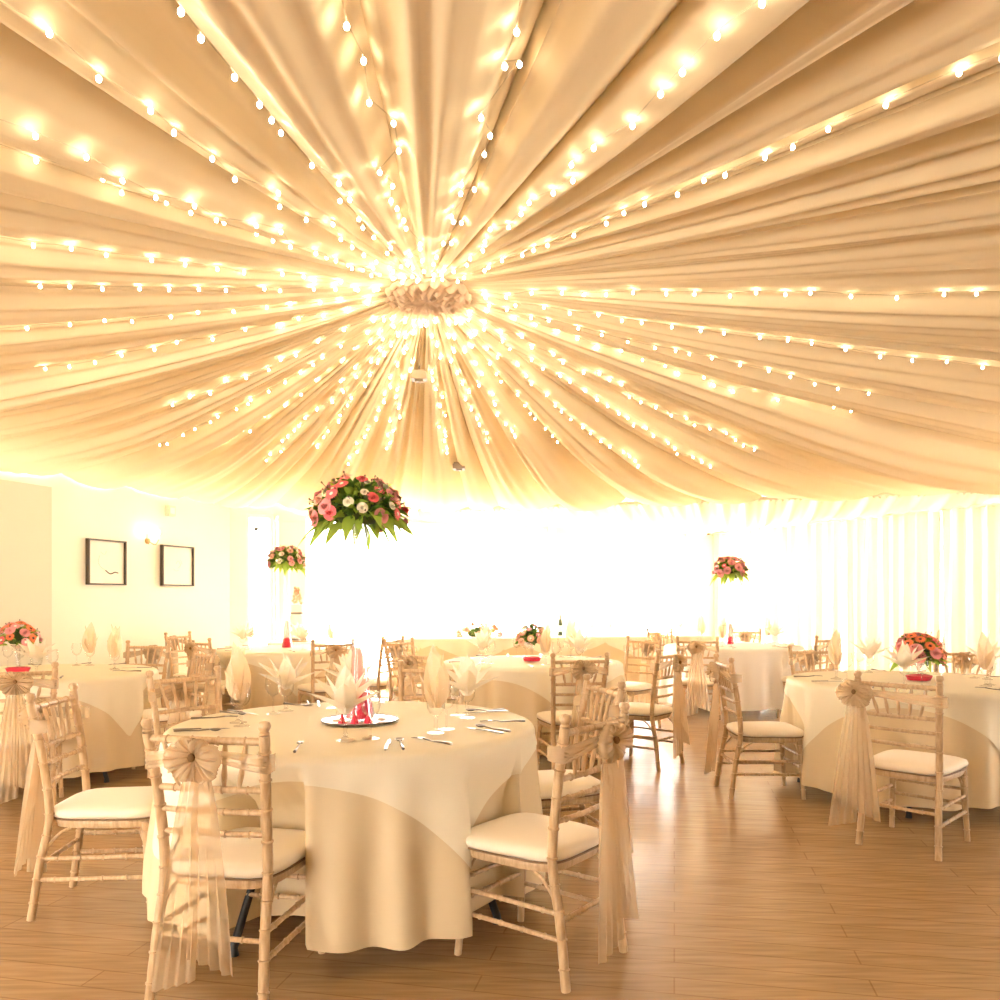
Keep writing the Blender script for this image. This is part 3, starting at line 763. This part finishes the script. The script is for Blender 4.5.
def bouquet(name, label, loc, R, H, nb, cols, seed, leafn=200, droop=0, lsize=.06, blr=.034, elong=1, rz=0, group='bouquets on the tables', zlow=-.25, limew=.4):
    r = random.Random(seed); t = thing(name, label, 'flowers', loc, rz, group)
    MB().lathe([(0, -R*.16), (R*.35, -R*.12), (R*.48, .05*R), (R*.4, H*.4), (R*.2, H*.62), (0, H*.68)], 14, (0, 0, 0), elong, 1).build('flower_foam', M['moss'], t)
    mg, ml, mt = MB(), MB(), MB()
    def dom(u, v, k=1):
        a = 2*pi*u; ph_ = v; return Vector((cos(a)*cos(ph_)*R*k*elong, sin(a)*cos(ph_)*R*k, sin(ph_)*H*k))
    for i in range(leafn):
        u = r.random(); v = math.asin(r.uniform(zlow, .99)); p = dom(u, v, r.uniform(.5, .78)); d = Vector((p.x/elong, p.y, p.z*R/H+.02)).normalized()
        d = (d+Vector((r.uniform(-.6, .6), r.uniform(-.6, .6), r.uniform(-.5, .5)))).normalized()
        leafmesh(ml if r.random() < limew else mg, p, d, lsize*r.uniform(.7, 1.5), lsize*.42*r.uniform(.7, 1.3), r)
    for i in range(droop):
        a = 2*pi*(i+r.random()*.6)/droop; p = Vector((cos(a)*R*.55*elong, sin(a)*R*.55, r.uniform(-.02, .02)))
        leafmesh(ml, p, (cos(a), sin(a), -.35+r.uniform(-.5, .3)), lsize*r.uniform(1.5, 2.6), lsize*r.uniform(.7, 1.1), r, .45)
    for i in range(leafn//10):
        u = r.random(); v = math.asin(r.uniform(.05, .99)); p = dom(u, v, .7); q = dom(u+r.uniform(-.02, .02), v, r.uniform(.98, 1.10)); mt.tube([p, q], [.0012, .0012], 4)
        mt.lathe([(0, -.005), (.005, 0), (0, .007)], 6, tuple(q))
    mg.build('dark_foliage', M['leaf'], t); ml.build('lime_foliage', M['leafl'], t); mt.build('bud_twigs', M['twig'], t)  # last mesh: thin twigs tipped with buds
    for i in range(nb):
        pal = None
        gz = (i+.5)/nb; v = math.asin(max(-.2, min(.98, gz*1.12-.14))); u = (i*.618034+r.uniform(-.04, .04)) % 1
        kind, colm, sc = cols[r.randrange(len(cols))]; p = dom(u, v, r.uniform(.86, .97)); d = Vector((p.x/elong**2, p.y, p.z*R/H+.02)).normalized()
        bloom(kind, colm, blr*sc, t, p, d, r)
    return t
G, RO = 'gerbera', 'rose'
# tall glass vases
def tall_vase(loc, h, label, s=1.0, group='tall glass vases', red=True, col='overlitgel'):
    t = thing('tall_vase', label, 'vase', loc, 0, group)
    CAPS[0] = False
    MB().lathe([(.070*s, 0), (.068*s, .004), (.058*s, .06*s), (.045*s, .16*s), (.034*s, .32*s), (.028*s, h*.7), (.030*s, h*.9), (.045*s, h), (.042*s, h), (.027*s, h*.9), (.025*s, h*.7), (.031*s, .32*s), (.042*s, .16*s), (.055*s, .06*s), (.065*s, .006), (0, .004)], 28).build('glass_body', M['vase'], t)
    CAPS[0] = True
    MB().lathe([(0, .006), (.062*s, .007), (.055*s, .055*s), (.044*s, .12*s), (0, .125*s)], 20).build('red_crystals', M['redgel'], t)
    MB().lathe([(0, .127*s), (.042*s, .127*s), (.038*s, .20*s), (.030*s, .32*s), (0, .325*s)], 20).build('overlit_gel', M['overlitgel'], t)  # upper part of the red filling, overexposure painted in as pale pink
    return t
vx, vy = at(360, 3.63).x, 3.63
pl = thing('mirror_plate', 'round mirror plate under the tall vase on the near table', 'plate', (vx, vy, TZ))
MB().lathe([(0, .0), (.165, 0), (.165, .006), (.160, .0065), (0, .0065)], 48).build('mirror', M['mirror'], pl)
MB().tube([(cos(2*pi*k/48)*.167, sin(2*pi*k/48)*.167, .0045) for k in range(49)], .0045, 6, False).build('rim', M['darkrim'], pl)
for k, (dx, dy, lb) in enumerate(((-.085, -.10, 'left'), (.105, -.06, 'right'))):
    t = thing('tealight', 'pink tealight in a glass cup at the front %s of the vase' % lb, 'candle', (vx+dx, vy+dy, TZ+.0065))
    CAPS[0] = False; MB().lathe([(.0, 0), (.019, 0), (.023, .024), (.0215, .024), (.018, .003), (0, .003)], 18).build('cup', M['glass'], t); CAPS[0] = True
    MB().lathe([(0, .003), (.017, .003), (.019, .014), (0, .014)], 16).build('wax', M['wax'], t)
# loose red crystal piles beside the vase
for k, (dx, dy, lb) in enumerate(((-.055, -.125, 'left'), (.0, -.135, 'centre'), (.055, -.12, 'right'))):
    o = MB().lathe([(.018, 0), (.012, .018), (.0, .044)], 4, (0, 0, 0)).build('red_pyramid', M['redgel'], smooth=False)
    o.location = (vx+dx, vy+dy, TZ+.007); tag(o, 'small red glass pyramid on the mirror plate, %s of three' % ('leftmost' if lb == 'left' else 'middle' if lb == 'centre' else 'rightmost'), 'ornament', 'red pyramids on the mirror plate')
tall_vase((vx, vy, TZ+.0065), .86, 'tall clear flared glass vase with red crystals on the near table')
bouquet('bouquet', 'large coral, pink and green bouquet on top of the tallest vase', (vx-.01, vy, TZ+.90), .215, .185, 52,
        [(G, 'coral', 1.0), (G, 'coral', .9), (RO, 'pink', .75), (RO, 'peach', .6), (RO, 'pink', .8), (RO, 'coral', .7), (RO, 'cream', .5), (RO, 'coral', .55), (RO, 'cream', .4)], 4, 560, 22, .062, .033, zlow=-.15, limew=.42)
p = at(287, 9.0); tall_vase((p.x, p.y, TZ), .90, 'tall clear vase with overlit pale red gel on the far left table', .9)
bouquet('bouquet', 'small looking pale pink and green bouquet on the tall vase, far left', (p.x-.01, p.y, TZ+.93), .21, .20, 34, [(RO, 'pink', .75), (RO, 'peach', .65), (RO, 'cream', .55), (RO, 'pink', .6)], 5, 300, 12, .065, .038)
p = at(730, 9.7); tall_vase((p.x, p.y, TZ), .80, 'tall clear vase on the far right table', .75)
bouquet('bouquet', 'pink and lime bouquet on the tall vase before the curtain corner', (p.x, p.y, TZ+.85), .19, .20, 30, [(RO, 'pink', .9), (G, 'coral', .8), (RO, 'pink', .8)], 6, 240, 18, .075, .04, zlow=-.3, limew=.55)
# low pedestal arrangements
def pedestal(loc, label, h=.10, r=.05):
    t = thing('pedestal_bowl', label, 'vase', loc, 0, 'low pedestal bowls')
    MB().lathe([(0, 0), (.07, 0), (.072, .004), (.085, .03), (.08, .034), (.02, .012), (0, .01)], 24).build('red_dish', M['redgel'], t)
    CAPS[0] = False
    MB().lathe([(.03, .014), (.014, .03), (.010, .06), (.018, h-.03), (.05, h), (.047, h), (.014, h-.03), (.006, .06)], 20).build('glass_stem', M['vase'], t); CAPS[0] = True
    return t
p = at(18, 6.05); pedestal((p.x, p.y, TZ), 'low stemmed bowl under the red bouquet, left table', .20)
bouquet('bouquet', 'round red and pink bouquet on the table at the left edge', (p.x, p.y, TZ+.225), .145, .15, 30, [(G, 'orange', 1.1), (G, 'pink', 1.0), (G, 'coral', 1.0), (RO, 'pink', .7), (G, 'orange', .9)], 7, 200, 0, .042, .036)
p = at(532, 7.15); pedestal((p.x, p.y, TZ), 'low stemmed bowl on a red dish, middle table', .16)
bouquet('bouquet', 'round peach and sage bouquet on the middle table', (p.x, p.y, TZ+.18), .145, .15, 26, [(G, 'peach', 1.0), (RO, 'peach', .7), (RO, 'cream', .7), (G, 'pink', .8)], 8, 260, 0, .045, .034)
p = at(919, 5.45); pedestal((p.x, p.y, TZ), 'low stemmed bowl on a red dish, right table', .12)
bouquet('bouquet', 'round coral and orange bouquet on the table at the right edge', (p.x, p.y, TZ+.15), .165, .17, 34, [(G, 'orange', 1.1), (G, 'coral', 1.1), (RO, 'pink', .8), (G, 'orange', 1.0), (RO, 'peach', .8)], 9, 240, 4, .05, .038)
hp = hc+hu*(-1.12); bouquet('bouquet', 'long low peach and pink garland on the head table', (hp.x, hp.y-.05, TZ+.02), .16, .17, 26, [(G, 'peach', 1.1), (G, 'pink', 1.0), (RO, 'peach', .8)], 10, 180, 0, .05, .045, 2.4, hang, zlow=.0)
# things on the head table
def on_head(px, kind, lab):
    k = (px-500)/F; s = (k*hc.y-hc.x)/(hu.x-k*hu.y); q = hc+hu*s
    if kind == 'bottle':
        t = thing('wine_bottle', lab, 'bottle', (q.x, q.y, TZ))
        MB().lathe([(0, 0), (.036, 0), (.037, .01), (.037, .18), (.03, .215), (.015, .24), (.014, .30), (0, .30)], 16).build('bottle_body', M['bottle'], t)
        MB().lathe([(.0375, .06), (.0378, .06), (.0378, .15), (.0375, .15)], 16).build('paper_label', M['paper'], t)
    else:
        inst('goblet', make_goblet, (q.x, q.y, TZ), 0, 'water goblet on the head table '+lab, 'water goblets')
        inst(kind, None, (q.x, q.y, TZ), px, 'folded napkin on the head table '+lab, 'napkins stood in goblets')
on_head(560, 'bottle', 'dark wine bottle on the head table, right of the round peach bouquet')
for px, k, lb in ((430, 'star', 'left of the garland'), (572, 'tall', 'right beside the wine bottle'), (592, 'star', 'below the window pillar'), (610, 'tall', 'right of the window pillar'), (680, 'star', 'at its right end')): on_head(px, k, lb)

# cake on its own small table
cx_, cy_ = at(297, 10.55).x, 10.55
t = thing('cake_table', 'small round cake table in the far left corner by the window', 'table', (cx_, cy_, 0))
MB().lathe([(0, .725), (.36, .725), (.365, .74), (.36, .748), (0, .748)], 32).build('tabletop', M['board'], t)
for k in range(3):
    a = 2*pi*k/3; MB().tube([(cos(a)*.05, sin(a)*.05, .725), (cos(a)*.25, sin(a)*.25, 0)], .018, 8).build('leg', M['black'], t)
def ck(i, j):
    th = 2*pi*i/120; s = [0, .2, .36, .372][j] if j < 4 else .375+.02*(j-3)/8*(1+sin(th*11)); z = [.752, .752, .752, .74][j] if j < 4 else .74-.68*(j-3)/8
    return (cos(th)*s, sin(th)*s, z)
o = MB().grid(ck, 120, 12, True).build('tablecloth', M['white'], ang=80); o.location = (cx_, cy_, 0); tag(o, 'small white cloth over the cake table', 'tablecloth')
t = thing('wedding_cake', 'white tiered cake with dark ribbons by the far left window', 'cake', (cx_, cy_, .757))
MB().lathe([(0, 0), (.16, 0), (.16, .012), (0, .012)], 32).build('cake_board', M['brass'], t)
z = .012
for r_, h_ in ((.135, .17), (.105, .16), (.08, .13)):
    tier = MB().lathe([(0, z), (r_, z), (r_, z+h_-.01), (r_-.01, z+h_), (0, z+h_)], 32).build('tier', M['cake'], t)
    MB().lathe([(r_+.001, z+.005), (r_+.003, z+.005), (r_+.003, z+.03), (r_+.001, z+.03)], 32).build('ribbon', M['ribbon'], tier); z += h_
r = random.Random(4)
mt_ = MB()
for k in range(26):
    q = k/26; a = k*2.4; rr_ = .055*(1-q*.6); mt_.lathe([(0, -.02), (.018, -.012), (.022, .003), (.012, .018), (0, .022)], 8, (cos(a)*rr_, sin(a)*rr_, z+.02+q*.2))
mt_.build('flower_topper', M['peach'], t)

# ---- left wall: two framed prints, wall lamp, sensor box, black camera
lu = Vector((Lc[0]+6.27, Lc[1]-3.0, 0)).normalized(); ln = Vector((lu.y, -lu.x, 0))   # into the room
def onleft(px, py):
    k = (px-500)/F; dx, dy = Lc[0]+6.27, Lc[1]-3.0; t_ = (k*3.0+6.27)/(dx-k*dy); X = -6.27+t_*dx; Y = 3+t_*dy
    return Vector((X, Y, EYE+(HZ-py)*Y/F))
RL = Matrix(((lu.x, -ln.x, 0), (lu.y, -ln.y, 0), (0, 0, 1))).to_4x4()
def framed(x0, x1, y0, y1, label, strokes):
    a, b = onleft(x0, (y0+y1)/2), onleft(x1, (y0+y1)/2); c = (a+b)/2; W = (b-a).length; H = (y1-y0)*c.y/F; c.z = EYE+(HZ-(y0+y1)/2)*c.y/F
    t = thing('framed_print', label, 'picture', c+ln*.03, atan2(lu.y, lu.x), 'framed prints on the left wall')
    f = .016; m = MB()
    for sx in (-1, 1): m.box((sx*(W/2-f/2), 0, 0), (f, .045, H))
    for sz in (-1, 1): m.box((0, 0, sz*(H/2-f/2)), (W, .045, f))
    m.build('frame', M['frame'], t, smooth=False)
    pr = MB().box((0, .008, 0), (W-2*f, .006, H-2*f)).build('print', M['paper'], t, smooth=False)
    for pts, rd, mm in strokes: MB().tube(bez([(x*W/2, .004, z*H/2) for x, z in pts], 8), rd, 5).build('brush_stroke', M[mm], pr)
framed(85, 123, 540, 585, 'dark framed print with a single curved brush stroke, left of the two', [([(-.05, -.35), (.2, -.5), (.45, -.42), (.62, -.45)], .006, 'ink'), ([(-.35, .3), (-.42, 0), (-.3, -.2), (-.05, -.35)], .0015, 'inkg'), ([(-.3, .45), (-.1, .35), (.0, .5)], .0015, 'inkg')])
framed(159.5, 191, 546, 586, 'dark framed print with faint dabs, right of the two', [([(-.1, .1), (.05, .25), (.2, .05), (.05, -.1)], .0015, 'inkg'), ([(-.25, -.15), (-.1, -.25), (.1, -.2)], .0015, 'inkg'), ([(.2, .3), (.3, .1)], .0015, 'inkg')])
# wall lamp with two candle arms
c = onleft(147, 541); t = thing('wall_lamp', 'two armed wall lamp between the framed prints', 'lamp', c, atan2(lu.y, lu.x))
MB().lathe([(0, -.03), (.03, -.02), (.035, 0), (.03, .02), (0, .03)], 12).xf(Matrix.Rotation(pi/2, 4, 'X')).build('wall_plate', M['brass'], t)
for s in (-1, 1):
    MB().tube(bez([(0, -.02, 0), (s*.05, -.07, -.04), (s*.09, -.09, .02)], 6), .005, 6).build('arm', M['brass'], t)
    MB().lathe([(0, 0), (.01, 0), (.01, .06), (0, .06)], 8, (s*.09, -.09, .02)).build('candle_sleeve', M['trimw'], t)
    MB().lathe([(0, .0), (.012, .012), (.01, .03), (0, .05)], 10, (s*.09, -.09, .08)).build('candle_bulb', M['bulb'], t)
c = onleft(168, 511); t = thing('sensor_box', 'small cream box high on the left wall, above the right print', 'sensor', c+ln*.035, atan2(lu.y, lu.x))
MB().box((0, 0, 0), (.11, .06, .12)).build('box_housing', M['infill'], t, smooth=False); MB().box((0, -.032, 0), (.07, .006, .07)).build('grille', M['trimw'], t, smooth=False)
p = at(256, 10.75, EYE+(HZ-529)*10.75/F)
t = thing('security_camera', 'tiny dark dome on the wall above the far left window', 'camera', p)
MB().lathe([(0, -.03), (.022, -.022), (.03, 0), (.03, .012), (0, .012)], 14).build('dome', M['black'], t); MB().box((0, .10, .02), (.04, .2, .02)).build('bracket', M['trimw'], t)

# ------------------------------------------------------------------ light
wld = bpy.data.worlds.new('sky'); bpy.context.scene.world = wld; wld.use_nodes = True
bg = wld.node_tree.nodes['Background']; bg.inputs[0].default_value = (1, .965, .90, 1); bg.inputs[1].default_value = 13
def lamp(kind, loc, e, col, **k):
    l = bpy.data.lights.new('lamp', kind); l.energy = e; l.color = col
    for a, b in k.items(): setattr(l, a, b)
    o = bpy.data.objects.new('light_'+kind.lower(), l); C.objects.link(o); o.location = loc; return o
# camera
cam = bpy.data.cameras.new('camera'); co = bpy.data.objects.new('camera', cam); C.objects.link(co)
cam.sensor_width = 36; cam.lens = F/1000*36; cam.shift_y = (HZ-500)/1000; co.location = (0, 0, EYE); co.rotation_euler = (pi/2, 0, 0)
cam.clip_start = .05
sc = bpy.context.scene; sc.camera = co; sc.cycles.transparent_max_bounces = 24
vs = sc.view_settings; vs.view_transform = 'Standard'; vs.look = 'None'; vs.gamma = 1; vs.use_curve_mapping = False; vs.exposure = 1.1
